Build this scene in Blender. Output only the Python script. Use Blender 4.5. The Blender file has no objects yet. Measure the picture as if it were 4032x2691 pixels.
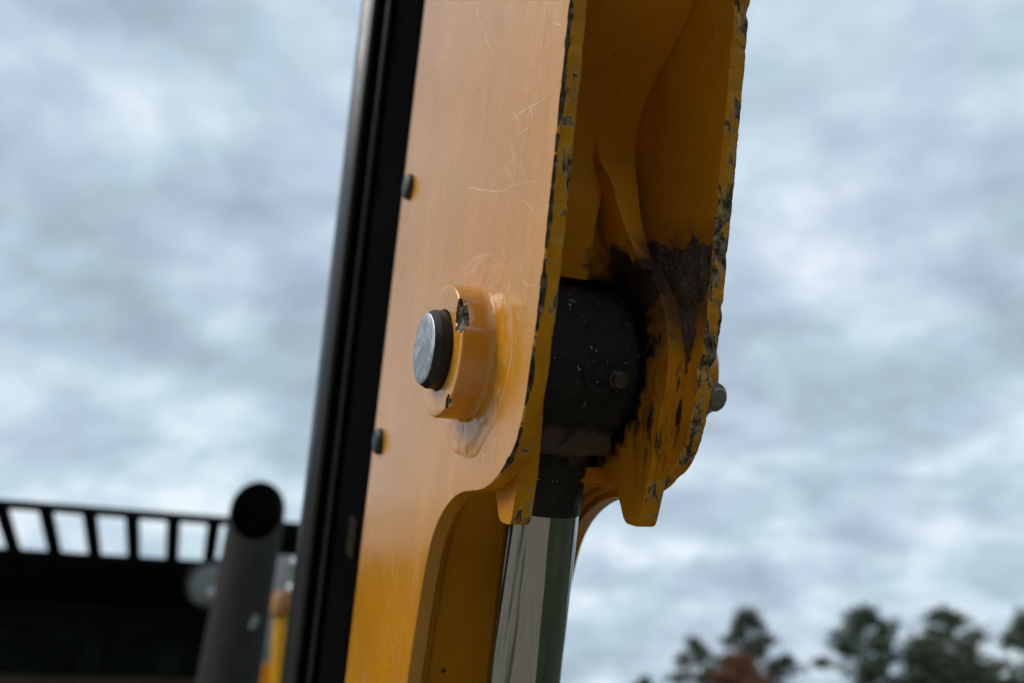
import bpy, bmesh, math, random
from mathutils import Vector, Matrix, noise
R = math.radians
S = bpy.context.scene
C = S.collection
random.seed(7)

# ------------------------------------------------------------------ camera
CAM = Vector((0, 0, 1.5))
cd = bpy.data.cameras.new('camera')
cam = bpy.data.objects.new('camera', cd); C.objects.link(cam)
cam.location = CAM
cam.rotation_euler = (R(90 + 29), 0, 0)
cd.sensor_width = 36; cd.lens = 25.92
cd.clip_start = 0.02; cd.clip_end = 2000
cd.dof.use_dof = True
cd.dof.focus_distance = 0.365
cd.dof.aperture_fstop = 4.3
S.camera = cam

# ------------------------------------------------------------------ world: overcast sky
SUN_EL, SUN_AZ = 42, -98          # degrees; azimuth from the view direction: to the left
wd = bpy.data.worlds.new('World'); S.world = wd; wd.use_nodes = True
nt = wd.node_tree; nt.nodes.clear()
def N(t, typ, **k):
    n = t.nodes.new(typ)
    for a, v in k.items(): setattr(n, a, v)
    return n
def math_node(t, op, a, b=None, c=None, clamp=False):
    n = N(t, 'ShaderNodeMath', operation=op); n.use_clamp = clamp
    for i, v in enumerate((a, b, c)):
        if v is None: continue
        if isinstance(v, (int, float)): n.inputs[i].default_value = v
        else: t.links.new(v, n.inputs[i])
    return n.outputs[0]
def vmath(t, op, a, b=None):
    n = N(t, 'ShaderNodeVectorMath', operation=op)
    for i, v in enumerate((a, b)):
        if v is None: continue
        if isinstance(v, tuple): n.inputs[i].default_value = v
        else: t.links.new(v, n.inputs[i])
    return n.outputs['Value'] if op in ('LENGTH', 'DOT_PRODUCT', 'DISTANCE') else n.outputs[0]
def noise_tex(t, vec, scale, detail=3, rough=.5, dist=0.):
    n = N(t, 'ShaderNodeTexNoise')
    n.inputs['Scale'].default_value = scale; n.inputs['Detail'].default_value = detail
    n.inputs['Roughness'].default_value = rough; n.inputs['Distortion'].default_value = dist
    t.links.new(vec, n.inputs['Vector']); return n.outputs['Fac']
def ramp(t, fac, stops):
    n = N(t, 'ShaderNodeValToRGB'); cr = n.color_ramp
    while len(cr.elements) < len(stops): cr.elements.new(.5)
    for e, (p, c) in zip(cr.elements, stops):
        e.position = p; e.color = (c, c, c, 1) if isinstance(c, (int, float)) else (*c, 1)
    t.links.new(fac, n.inputs[0]); return n.outputs[0]
def mixc(t, fac, a, b, mode='MIX'):
    n = N(t, 'ShaderNodeMix', data_type='RGBA', blend_type=mode)
    for s, v in ((n.inputs[0], fac), (n.inputs[6], a), (n.inputs[7], b)):
        if isinstance(v, (int, float)): s.default_value = v
        elif isinstance(v, tuple): s.default_value = (*v, 1)
        else: t.links.new(v, s)
    return n.outputs[2]
def sky_world(t):
    tc = N(t, 'ShaderNodeTexCoord').outputs['Generated']
    sp = N(t, 'ShaderNodeSeparateXYZ'); t.links.new(tc, sp.inputs[0])
    z = math_node(t, 'ADD', math_node(t, 'MAXIMUM', sp.outputs[2], 0.), .42)
    cb = N(t, 'ShaderNodeCombineXYZ')
    t.links.new(math_node(t, 'DIVIDE', sp.outputs[0], z), cb.inputs[0])
    t.links.new(math_node(t, 'DIVIDE', sp.outputs[1], z), cb.inputs[1])
    mp = N(t, 'ShaderNodeMapping'); t.links.new(cb.outputs[0], mp.inputs[0])
    mp.inputs['Rotation'].default_value = (0, 0, R(28)); mp.inputs['Scale'].default_value = (1.0, 1.22, 1)
    mp.inputs['Location'].default_value = (3.1, 1.7, 0)
    v = mp.outputs[0]
    n1 = noise_tex(t, v, 4.8, 4.5, .53, .2)
    n2 = noise_tex(t, vmath(t, 'ADD', v, (7.3, 2.1, 0)), 1.3, 2, .45, .2)
    n3 = noise_tex(t, vmath(t, 'ADD', v, (1.3, 9.1, 4)), 13.0, 3, .55, .1)
    f = math_node(t, 'ADD', math_node(t, 'MULTIPLY', n1, .60), math_node(t, 'ADD', math_node(t, 'MULTIPLY', n2, .29), math_node(t, 'MULTIPLY', n3, .11)))
    col = ramp(t, f, [(.36, (.300, .372, .452)), (.44, (.362, .455, .542)), (.50, (.425, .535, .628)), (.56, (.515, .625, .712)), (.64, (.70, .78, .84))])
    # faint mauve drift in the grey of the cloud
    n4 = noise_tex(t, vmath(t, 'ADD', v, (5.5, 3.3, 8)), 2.6, 2, .5, .2)
    tint = ramp(t, n4, [(.42, (.985, 1.0, .99)), (.66, (1.03, .985, 1.012))])
    col = mixc(t, 1.0, col, tint, 'MULTIPLY')
    bg = N(t, 'ShaderNodeBackground'); t.links.new(col, bg.inputs[0]); bg.inputs[1].default_value = .88
    sk = N(t, 'ShaderNodeTexSky', sky_type='NISHITA'); sk.sun_disc = False
    sk.sun_elevation = R(SUN_EL); sk.sun_rotation = R(SUN_AZ)
    bs = N(t, 'ShaderNodeBackground'); t.links.new(sk.outputs[0], bs.inputs[0]); bs.inputs[1].default_value = .06
    mx = N(t, 'ShaderNodeMixShader'); mx.inputs[0].default_value = .94     # 94 % cloud cover over the clear sky
    t.links.new(bs.outputs[0], mx.inputs[1]); t.links.new(bg.outputs[0], mx.inputs[2])
    t.links.new(mx.outputs[0], N(t, 'ShaderNodeOutputWorld').inputs[0])
sky_world(nt)
wd.cycles.sampling_method = 'MANUAL'; wd.cycles.sample_map_resolution = 256

sd = bpy.data.lights.new('sun', 'SUN'); sun = bpy.data.objects.new('sun', sd); C.objects.link(sun)
sd.energy = 1.5; sd.angle = R(30); sd.color = (1, .96, .9)
_d = Vector((math.sin(R(SUN_AZ)) * math.cos(R(SUN_EL)), math.cos(R(SUN_AZ)) * math.cos(R(SUN_EL)), math.sin(R(SUN_EL))))
sun.rotation_euler = (-_d).to_track_quat('-Z', 'Y').to_euler()
sun.location = _d * 30

S.view_settings.view_transform = 'Standard'; S.view_settings.look = 'None'
S.view_settings.exposure = 0.50; S.view_settings.gamma = 1.0
S.cycles.max_bounces = 6; S.cycles.diffuse_bounces = 3; S.cycles.glossy_bounces = 3; S.cycles.use_adaptive_sampling = True; S.cycles.adaptive_threshold = .02; S.cycles.caustics_reflective = False; S.cycles.caustics_refractive = False

# ------------------------------------------------------------------ helpers
def tag(o, label=None, cat=None, group=None, kind=None):
    for k, v in (('label', label), ('category', cat), ('group', group), ('kind', kind)):
        if v: o[k] = v
    return o
def empty(name, loc=(0, 0, 0), mat=None):
    o = bpy.data.objects.new(name, None); C.objects.link(o); o.empty_display_size = .05
    if mat is not None: o.matrix_world = mat
    else: o.location = loc
    return o
def obj(name, verts, faces, mats, parent=None, fm=None, smooth=False, sharp=None):
    me = bpy.data.meshes.new(name); me.from_pydata([tuple(v) for v in verts], [], faces); me.update()
    for m in (mats if isinstance(mats, (list, tuple)) else [mats]): me.materials.append(m)
    if fm is not None: me.polygons.foreach_set('material_index', fm)
    if smooth:
        me.polygons.foreach_set('use_smooth', [True] * len(me.polygons))
        if sharp is not None: me.set_sharp_from_angle(angle=R(sharp))
    o = bpy.data.objects.new(name, me); C.objects.link(o)
    if parent: o.parent = parent
    return o
def join(*parts):
    V, F = [], []
    for v, f in parts:
        k = len(V); V += [Vector(p) for p in v]; F += [tuple(i + k for i in q) for q in f]
    return V, F
def box(x0, x1, y0, y1, z0, z1, bev=0.0, seg=2):
    bm = bmesh.new(); bmesh.ops.create_cube(bm, size=1)
    for v in bm.verts: v.co = ((x0 + x1) / 2 + v.co.x * (x1 - x0), (y0 + y1) / 2 + v.co.y * (y1 - y0), (z0 + z1) / 2 + v.co.z * (z1 - z0))
    if bev > 0: bmesh.ops.bevel(bm, geom=list(bm.edges), offset=bev, segments=seg, affect='EDGES', profile=.5)
    bm.verts.index_update()
    r = [v.co.copy() for v in bm.verts], [tuple(v.index for v in f.verts) for f in bm.faces]
    bm.free(); return r
def frame_of(ax):
    ax = Vector(ax).normalized(); a = Vector((0, 0, 1)) if abs(ax.z) < .9 else Vector((0, 1, 0))
    u = ax.cross(a).normalized(); return ax, u, ax.cross(u)
def lathe(profile, origin, ax, seg=64, wob=0, wf=8, cap=(True, True)):
    """profile: (distance along the axis, radius)"""
    ax, u, w = frame_of(ax); o = Vector(origin); V, F = [], []
    for d, r in profile:
        for i in range(seg):
            a = 2 * math.pi * i / seg
            q = u * math.cos(a) + w * math.sin(a)
            rr = r
            if wob and r > 1e-6: rr += wob * noise.noise(Vector((math.cos(a) * wf, math.sin(a) * wf, d * 300)))
            V.append(o + ax * d + q * rr)
    for j in range(len(profile) - 1):
        for i in range(seg):
            k = (i + 1) % seg
            F.append((j * seg + i, j * seg + k, (j + 1) * seg + k, (j + 1) * seg + i))
    if cap[0]: F.append(tuple(range(seg - 1, -1, -1)))
    if cap[1]: F.append(tuple((len(profile) - 1) * seg + i for i in range(seg)))
    return V, F
def tube(path, rad, seg=12, wob=0.):
    V, F = [], []; n = len(path); P = [Vector(p) for p in path]
    for j, p in enumerate(P):
        t = (P[min(j + 1, n - 1)] - P[max(j - 1, 0)])
        ax, u, w = frame_of(t)
        r = rad[j] if isinstance(rad, (list, tuple)) else rad
        for i in range(seg):
            a = 2 * math.pi * i / seg
            V.append(p + (u * math.cos(a) + w * math.sin(a)) * (r * (1 + wob * noise.noise(p * 400))))
    for j in range(n - 1):
        for i in range(seg):
            k = (i + 1) % seg; F.append((j * seg + i, j * seg + k, (j + 1) * seg + k, (j + 1) * seg + i))
    F.append(tuple(range(seg - 1, -1, -1))); F.append(tuple((n - 1) * seg + i for i in range(seg)))
    return V, F
def resample(pts, step):
    out = []
    for (a, b) in zip(pts[:-1], pts[1:]):
        a, b = Vector(a), Vector(b); k = max(1, int(round((b - a).length / step)))
        out += [a.lerp(b, i / k) for i in range(k)]
    out.append(Vector(pts[-1])); return out
def spline(pts, n=6):
    """Catmull-Rom through 2-D points"""
    P = [Vector(p) for p in pts]; P = [2 * P[0] - P[1]] + P + [2 * P[-1] - P[-2]]; out = []
    for i in range(1, len(P) - 2):
        for k in range(n):
            t = k / n
            out.append(.5 * ((2 * P[i]) + (P[i + 1] - P[i - 1]) * t + (2 * P[i - 1] - 5 * P[i] + 4 * P[i + 1] - P[i + 2]) * t * t + (3 * P[i] - P[i - 1] - 3 * P[i + 1] + P[i + 2]) * t ** 3))
    out.append(P[-2]); return out

# ------------------------------------------------------------------ materials
MATS = {}
def base_mat(name):
    m = bpy.data.materials.new(name); m.use_nodes = True
    t = m.node_tree; b = t.nodes['Principled BSDF']; MATS[name] = m
    return m, t, b
def objco(t): return N(t, 'ShaderNodeTexCoord').outputs['Object']
def bump(t, b, h, strength, dist):
    n = N(t, 'ShaderNodeBump'); n.inputs['Strength'].default_value = strength; n.inputs['Distance'].default_value = dist
    t.links.new(h, n.inputs['Height']); t.links.new(n.outputs[0], b.inputs['Normal'])
def plain(name, col, rough, metal=0., spec=.5, nscale=20, var=.25, bscale=0, bstr=.2, bdist=.001):
    m, t, b = base_mat(name); v = objco(t)
    f = noise_tex(t, v, nscale, 4, .6)
    lo = tuple(c * (1 - var) for c in col); hi = tuple(min(1, c * (1 + var)) for c in col)
    t.links.new(ramp(t, f, [(.3, lo), (.7, hi)]), b.inputs['Base Color'])
    t.links.new(ramp(t, noise_tex(t, v, nscale * 2.3, 3), [(.3, max(.02, rough * .8)), (.7, min(1, rough * 1.2))]), b.inputs['Roughness'])
    b.inputs['Metallic'].default_value = metal; b.inputs['Specular IOR Level'].default_value = spec
    if bscale: bump(t, b, noise_tex(t, v, bscale, 5, .65), bstr, bdist)
    return m
def gauss_mask(t, v, centre, radii, wob, inner=.75, outer=1.1):
    """soft-edged blot with a noisy outline; radii in metres"""
    d = vmath(t, 'SUBTRACT', v, centre)
    d = vmath(t, 'DIVIDE', d, radii)
    L = vmath(t, 'LENGTH', d)
    L = math_node(t, 'ADD', L, math_node(t, 'MULTIPLY', math_node(t, 'SUBTRACT', noise_tex(t, v, 70, 5, .6), .5), wob))
    return ramp(t, L, [(inner / 2, 1.), (outer / 2, 0.)]) if False else math_node(t, 'SUBTRACT', 1., math_node(t, 'SMOOTHSTEP' if False else 'DIVIDE', math_node(t, 'SUBTRACT', L, inner), outer - inner, clamp=True), clamp=True)
GREASE_COL = (.016, .0125, .011)
def paint(name, scratched=1., grease=False, dots=.5, rough=.20, ior=1.72):  # grease also mixes the channel's shade into the colour
    m, t, b = base_mat(name); v = objco(t)
    n1 = noise_tex(t, v, 14, 2, .55)
    col = ramp(t, n1, [(.3, (.60, .240, .002)), (.7, (.68, .280, .0035))])
    # hair scratches: thin contour lines of stretched noise
    hair = None
    for sc, rot, wdt, thr in ((30, (20, 5, 40), .004, .50), (62, (70, 30, 10), .006, .47)):
        mp = N(t, 'ShaderNodeMapping'); t.links.new(v, mp.inputs[0])
        mp.inputs['Rotation'].default_value = tuple(R(a) for a in rot); mp.inputs['Scale'].default_value = (1, 1, .45)
        f = noise_tex(t, mp.outputs[0], sc, 1.5, .5, .5)
        l = math_node(t, 'LESS_THAN', math_node(t, 'ABSOLUTE', math_node(t, 'SUBTRACT', f, thr)), wdt)
        l = math_node(t, 'MULTIPLY', l, math_node(t, 'GREATER_THAN', noise_tex(t, v, sc * .8, 1), .53))
        hair = l if hair is None else math_node(t, 'MAXIMUM', hair, l)
    hair = math_node(t, 'MULTIPLY', hair, .13 * scratched)
    col = mixc(t, hair, col, (.70, .42, .13))
    # brushed dust film, broken up
    mp = N(t, 'ShaderNodeMapping'); t.links.new(v, mp.inputs[0]); mp.inputs['Scale'].default_value = (1, 1, .12)
    dust = ramp(t, noise_tex(t, mp.outputs[0], 160, 3, .7), [(.45, 0.), (.8, 1.)])
    dust2 = ramp(t, noise_tex(t, v, 9, 3, .6), [(.35, .15), (.75, 1.)])
    df = math_node(t, 'MULTIPLY', math_node(t, 'MULTIPLY', dust, dust2), .36 * scratched)
    col = mixc(t, df, col, (.56, .42, .25))
    fs = ramp(t, noise_tex(t, v, 800, 2, .7), [(.32, (.80, .78, .72)), (.60, (1.04, 1.04, 1.04))])
    col = mixc(t, .7, col, fs, 'MULTIPLY')
    mp = N(t, 'ShaderNodeMapping'); t.links.new(v, mp.inputs[0]); mp.inputs['Scale'].default_value = (1, 1, .22)
    run = ramp(t, noise_tex(t, mp.outputs[0], 42, 4, .6, .3), [(.35, .30), (.62, 0.)])      # rain-washed grime
    col = mixc(t, math_node(t, 'MULTIPLY', run, .8), col, (.40, .165, .02))
    if grease:      # channel shade painted into the colour as a patchy brown film
        shade_f = ramp(t, noise_tex(t, v, 18, 3, .6), [(.3, .10), (.7, .30)])
        col = mixc(t, shade_f, col, (.30, .10, .002))
    # small dark specks and pits
    vo = N(t, 'ShaderNodeTexVoronoi'); vo.inputs['Scale'].default_value = 75; t.links.new(v, vo.inputs['Vector'])
    spk = math_node(t, 'LESS_THAN', vo.outputs['Distance'], math_node(t, 'MULTIPLY', math_node(t, 'SUBTRACT', noise_tex(t, v, 33, 2), .56), 1.1))
    vo2 = N(t, 'ShaderNodeTexVoronoi'); vo2.inputs['Scale'].default_value = 230; t.links.new(v, vo2.inputs['Vector'])
    spk2 = math_node(t, 'LESS_THAN', vo2.outputs['Distance'], math_node(t, 'MULTIPLY', math_node(t, 'SUBTRACT', noise_tex(t, v, 61, 2), .57), 1.1))
    sp = math_node(t, 'MULTIPLY', math_node(t, 'MAXIMUM', spk, spk2), dots)
    col = mixc(t, sp, col, (.045, .03, .018))
    ro = ramp(t, noise_tex(t, v, 45, 3, .6), [(.3, rough * .8), (.7, rough * 1.3)])
    ro = math_node(t, 'ADD', ro, math_node(t, 'MULTIPLY', math_node(t, 'ADD', df, hair), .5), clamp=True)
    h = math_node(t, 'ADD', math_node(t, 'ADD', math_node(t, 'MULTIPLY', noise_tex(t, v, 520, 3, .65), .55), math_node(t, 'MULTIPLY', dust, .35)), math_node(t, 'MULTIPLY', noise_tex(t, v, 34, 3, .6), 1.9))
    if grease:
        g = math_node(t, 'MULTIPLY', gauss_mask(t, v, (.088, -.050, .044), (.03, .038, .036), 1.3, .55, 1.2), .8)
        g2 = gauss_mask(t, v, (.080, -.02, .050), (.03, .026, .020), 1.1, .85, 1.05)
        g3 = gauss_mask(t, v, (.08, .004, .002), (.05, .064, .060), .75, .82, 1.0)
        g4 = gauss_mask(t, v, (.078, -.030, .048), (.013, .034, .022), 1.2, .75, 1.05)
        g3 = math_node(t, 'MAXIMUM', g3, g4)
        # rubbed streaks running down the reinforcement
        mp = N(t, 'ShaderNodeMapping'); t.links.new(v, mp.inputs[0]); mp.inputs['Scale'].default_value = (1, 1, .28)
        st = ramp(t, noise_tex(t, mp.outputs[0], 120, 5, .65), [(.53, 0.), (.60, 1.)])
        st = math_node(t, 'MULTIPLY', st, gauss_mask(t, v, (.088, -.055, -.005), (.03, .030, .050), .6, .6, 1.1))
        rs = ramp(t, noise_tex(t, mp.outputs[0], 70, 4, .6), [(.50, 0.), (.66, .55)])
        rs = math_node(t, 'MULTIPLY', rs, gauss_mask(t, v, (.085, -.055, -.012), (.03, .034, .058), .5, .5, 1.1))
        col = mixc(t, rs, col, (.14, .050, .010))
        G = math_node(t, 'MAXIMUM', math_node(t, 'MAXIMUM', g, g2), math_node(t, 'MAXIMUM', g3, st))
        grit = noise_tex(t, v, 330, 4, .7)
        gc = ramp(t, noise_tex(t, v, 60, 4, .6), [(.35, (.035, .023, .018)), (.7, (.085, .055, .043))])
        gc = mixc(t, gauss_mask(t, v, (.08, 0, 0), (.05, .062, .060), .8, .75, 1.05), gc, (.007, .006, .006))
        col = mixc(t, G, col, gc)
        ro = math_node(t, 'ADD', math_node(t, 'MULTIPLY', ro, math_node(t, 'SUBTRACT', 1., G)), math_node(t, 'MULTIPLY', G, .62))
        h = math_node(t, 'ADD', h, math_node(t, 'MULTIPLY', G, math_node(t, 'ADD', math_node(t, 'MULTIPLY', grit, 4.), 1.)))
    t.links.new(col, b.inputs['Base Color']); t.links.new(ro, b.inputs['Roughness'])
    b.inputs['IOR'].default_value = ior
    bump(t, b, h, .35, .0004)
    return m
def worn_edge(name, bare):
    """paint broken away along a flame-cut edge: amber paint, pale primer, charcoal and grey steel"""
    m, t, b = base_mat(name); v = objco(t)
    mp = N(t, 'ShaderNodeMapping'); t.links.new(v, mp.inputs[0]); mp.inputs['Scale'].default_value = (1.6, 1.6, .8)
    f = math_node(t, 'ADD', math_node(t, 'MULTIPLY', noise_tex(t, mp.outputs[0], 120, 5, .68, .4), .55), math_node(t, 'MULTIPLY', noise_tex(t, v, 17, 2), .45))
    k = .5 + (.5 - bare) * .36
    am = ramp(t, noise_tex(t, v, 60, 4, .6), [(.3, (.46, .18, .003)), (.7, (.66, .29, .008))])
    st = ramp(t, noise_tex(t, v, 210, 5, .7), [(.30, (.016, .013, .010)), (.45, (.060, .050, .037)), (.54, (.19, .16, .105)), (.68, (.40, .35, .23))])
    col = mixc(t, ramp(t, f, [(k - .015, 0.), (k + .012, 1.)]), am, st)
    pr = ramp(t, math_node(t, 'ABSOLUTE', math_node(t, 'SUBTRACT', f, k - .02)), [(.004, 1.), (.022, 0.)])
    col = mixc(t, math_node(t, 'MULTIPLY', pr, .65), col, (.46, .38, .20))
    t.links.new(col, b.inputs['Base Color'])
    t.links.new(ramp(t, f, [(.4, .32), (.6, .62)]), b.inputs['Roughness']); b.inputs['Specular IOR Level'].default_value = .12
    h = math_node(t, 'SUBTRACT', math_node(t, 'MULTIPLY', noise_tex(t, v, 260, 5, .7), .8), ramp(t, f, [(k - .02, 0.), (k + .02, 1.)]))
    bump(t, b, h, .8, .0012)
    return m
def chip_mat(name):
    m, t, b = base_mat(name); v = objco(t)
    f = noise_tex(t, v, 190, 5, .7)
    t.links.new(ramp(t, f, [(.3, (.012, .009, .007)), (.46, (.042, .032, .025)), (.58, (.13, .105, .08)), (.72, (.34, .28, .20))]), b.inputs['Base Color'])
    b.inputs['Roughness'].default_value = .7; b.inputs['Specular IOR Level'].default_value = .08
    bump(t, b, noise_tex(t, v, 240, 5, .7), .9, .0012)
    return m
def gritty(name):
    m, t, b = base_mat(name); v = objco(t)
    n1 = noise_tex(t, v, 160, 5, .72)
    col = ramp(t, n1, [(.35, (.0055, .005, .005)), (.55, (.012, .0105, .010)), (.72, (.030, .023, .019))])
    vo = N(t, 'ShaderNodeTexVoronoi'); vo.inputs['Scale'].default_value = 330; t.links.new(v, vo.inputs['Vector'])
    sp = math_node(t, 'LESS_THAN', vo.outputs['Distance'], math_node(t, 'MULTIPLY', math_node(t, 'SUBTRACT', noise_tex(t, v, 90, 2), .49), 1.3))
    col = mixc(t, math_node(t, 'MULTIPLY', sp, .8), col, (.40, .38, .36))
    # dried brown clay caught on the lower shoulder
    cl = math_node(t, 'MULTIPLY', gauss_mask(t, v, (.050, -.035, -.043), (.045, .05, .0125), 1.0, .6, 1.0), ramp(t, noise_tex(t, v, 80, 4), [(.42, 0.), (.5, 1.)]))
    col = mixc(t, math_node(t, 'MULTIPLY', cl, .9), col, (.085, .055, .045))
    t.links.new(col, b.inputs['Base Color'])
    t.links.new(ramp(t, noise_tex(t, v, 90, 3), [(.3, .42), (.7, .75)]), b.inputs['Roughness'])
    b.inputs['Specular IOR Level'].default_value = .35
    h = math_node(t, 'ADD', noise_tex(t, v, 480, 4, .75), math_node(t, 'ADD', math_node(t, 'MULTIPLY', noise_tex(t, v, 110, 3), 1.0), sp))
    bump(t, b, h, .8, .0014)
    return m
def chrome(name):
    m, t, b = base_mat(name); v = objco(t)
    mp = N(t, 'ShaderNodeMapping'); t.links.new(v, mp.inputs[0]); mp.inputs['Scale'].default_value = (1, 1, .06)
    f = noise_tex(t, mp.outputs[0], 300, 4, .6)
    t.links.new(ramp(t, f, [(.3, (.30, .31, .305)), (.7, (.34, .35, .345))]), b.inputs['Base Color'])
    b.inputs['Roughness'].default_value = .025
    b.inputs['Metallic'].default_value = 1
    return m
def pin_steel(name):
    m, t, b = base_mat(name); v = objco(t)
    r = vmath(t, 'LENGTH', vmath(t, 'MULTIPLY', v, (0, 1, 1)))
    rings = noise_tex(t, (lambda c: (t.links.new(math_node(t, 'MULTIPLY', r, 900), c.inputs[0]), c.outputs[0])[1])(N(t, 'ShaderNodeCombineXYZ')), 1, 3)
    f = noise_tex(t, v, 75, 5, .65, 1.2)
    col = ramp(t, f, [(.3, (.19, .205, .205)), (.5, (.30, .315, .315)), (.68, (.55, .56, .56))])
    t.links.new(col, b.inputs['Base Color'])
    t.links.new(ramp(t, math_node(t, 'ADD', math_node(t, 'MULTIPLY', rings, .4), math_node(t, 'MULTIPLY', f, .6)), [(.3, .34), (.7, .55)]), b.inputs['Roughness'])
    b.inputs['Metallic'].default_value = .9
    bump(t, b, math_node(t, 'ADD', rings, noise_tex(t, v, 300, 3)), .22, .0004)
    return m
CAKE = plain('caked_brown_grease', (.072, .048, .037), .5, 0, .5, 90, .55, 520, 1.0, .0020)
PAINT = paint('machine_yellow_paint', 1., False, .7, .20)
PAINT_IN = paint('machine_yellow_paint_greasy_shaded', .35, True, .9, .5, 1.22)  # greasy inside paint, with the channel's shade mixed into its colour
EDGE = worn_edge('worn_plate_edge', .24)
EDGE2 = worn_edge('worn_plate_edge_heavy', .38)
CHIP = chip_mat('chipped_bare_steel')
GRIT = gritty('black_grit_and_grease')
CHROME = chrome('hard_chrome')
PINST = pin_steel('turned_pin_steel')
PINSIDE = plain('blackened_pin_steel', (.012, .012, .013), .42, .3, .5, 60, .5, 200, .3, .0004)
BLACK = plain('satin_black_paint', (.011, .012, .014), .34, 0, .5, 12, .25, 0)
BLACK_M = plain('matt_black_paint', (.005, .005, .0054), .8, 0, .0, 12, .25, 120, .2, .0005)
RUBBER = plain('black_rubber_plug', (.014, .014, .015), .5, 0, .4, 80, .3, 300, .3, .0003)
BOLTST = plain('dull_zinc_bolt', (.20, .185, .165), .46, .2, .5, 150, .3, 300, .4, .0004)
NIPPLE = plain('dirty_brass_fitting', (.06, .05, .034), .45, .5, .5, 200, .4, 400, .5, .0004)
STACK = plain('exhaust_grey_paint', (.036, .034, .032), .7, 0, .1, 30, .15, 180, .2, .0006)
SOOT = plain('soot', (.002, .002, .002), .95, 0, .05, 30, .2)
CABBLK = plain('cab_black_paint', (.0050, .0085, .0105), .5, 0, .14, 8, .2)
GLASSD = plain('dark_tinted_glass', (.007, .013, .010), .05, 0, .5, 2, .2)
LENS = plain('lamp_lens', (.42, .45, .45), .12, .4, .6, 60, .2)
GREY = plain('grey_bracket_paint', (.19, .21, .20), .45, 0, .5, 30, .15)
YEL = plain('rail_yellow_paint', (.78, .37, .006), .35, 0, .5, 20, .1)
CAPT = plain('faded_orange_cap', (.42, .19, .055), .5, 0, .5, 40, .2)
ZINC = plain('bright_zinc_bolt', (.55, .57, .58), .3, .8, .5, 40, .2)
BROWN = plain('cab_brown_panel', (.055, .030, .009), .4, 0, .5, 10, .3)
STICK = plain('pale_reflector', (.030, .024, .017), .8, 0, .0, 40, .2)
SCRATCH = plain('scratched_paint', (.76, .55, .30), .42, 0, .5, 60, .15)
BARK = plain('pine_bark', (.075, .055, .042), .9, 0, .2, 3, .4)
def leaf(name, a, c, sc):
    m, t, b = base_mat(name); v = objco(t)
    t.links.new(ramp(t, noise_tex(t, v, sc, 4, .6), [(.3, a), (.7, c)]), b.inputs['Base Color'])
    b.inputs['Roughness'].default_value = .6; b.inputs['Specular IOR Level'].default_value = .3
    return m
PINE = leaf('pine_needles', (.042, .060, .034), (.095, .118, .062), 1.1)
RUST = leaf('rust_brown_leaves', (.13, .055, .028), (.21, .095, .045), 1.1)
WOOD = leaf('wood_leaves', (.035, .050, .022), (.085, .100, .045), .3)
def ground_mat():
    m, t, b = base_mat('trampled_grass_and_clay'); v = objco(t)
    f = noise_tex(t, v, .35, 6, .65); g = noise_tex(t, v, 7, 5, .7)
    grass = ramp(t, g, [(.3, (.075, .083, .038)), (.7, (.125, .128, .060))])
    clay = ramp(t, g, [(.3, (.28, .23, .165)), (.7, (.38, .32, .235))])
    t.links.new(mixc(t, ramp(t, f, [(.42, 0.), (.46, 1.)]), grass, clay), b.inputs['Base Color'])
    b.inputs['Roughness'].default_value = .95
    sx = N(t, 'ShaderNodeSeparateXYZ'); t.links.new(v, sx.inputs[0])     # mown verge to the right of the gravel
    vx = math_node(t, 'ADD', sx.outputs[0], math_node(t, 'MULTIPLY', noise_tex(t, v, 2.2, 4), .5))
    verge = ramp(t, math_node(t, 'ADD', math_node(t, 'MULTIPLY', g, .6), math_node(t, 'MULTIPLY', noise_tex(t, v, .6, 5, .6), .4)), [(.35, (.026, .034, .015)), (.65, (.066, .074, .032))])
    lot = b.inputs['Base Color'].links[0].from_socket
    t.links.new(mixc(t, ramp(t, math_node(t, 'MULTIPLY', vx, .2), [(.235, 0.), (.25, 1.)]), lot, verge), b.inputs['Base Color'])
    bump(t, b, g, .6, .05)
    return m
GROUND = ground_mat()

# ------------------------------------------------------------------ the ground
def ground():
    n = 96; V, F = [], []; size = 900
    def co(i):
        k = (i / n) * 2 - 1; return size * (abs(k) ** 2.6) * (1 if k > 0 else -1)
    for j in range(n + 1):
        for i in range(n + 1):
            x, y = co(i), co(j); h = 0
            d = math.hypot(x, y)
            if d > 6: h = min(1, (d - 6) / 40) * .35 * noise.noise(Vector((x * .05, y * .05, 0)))
            V.append((x, y, h))
    for j in range(n):
        for i in range(n):
            a = j * (n + 1) + i; F.append((a, a + 1, a + n + 2, a + n + 1))
    tag(obj('ground', V, F, GROUND, smooth=True), kind='structure')
ground()

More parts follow.
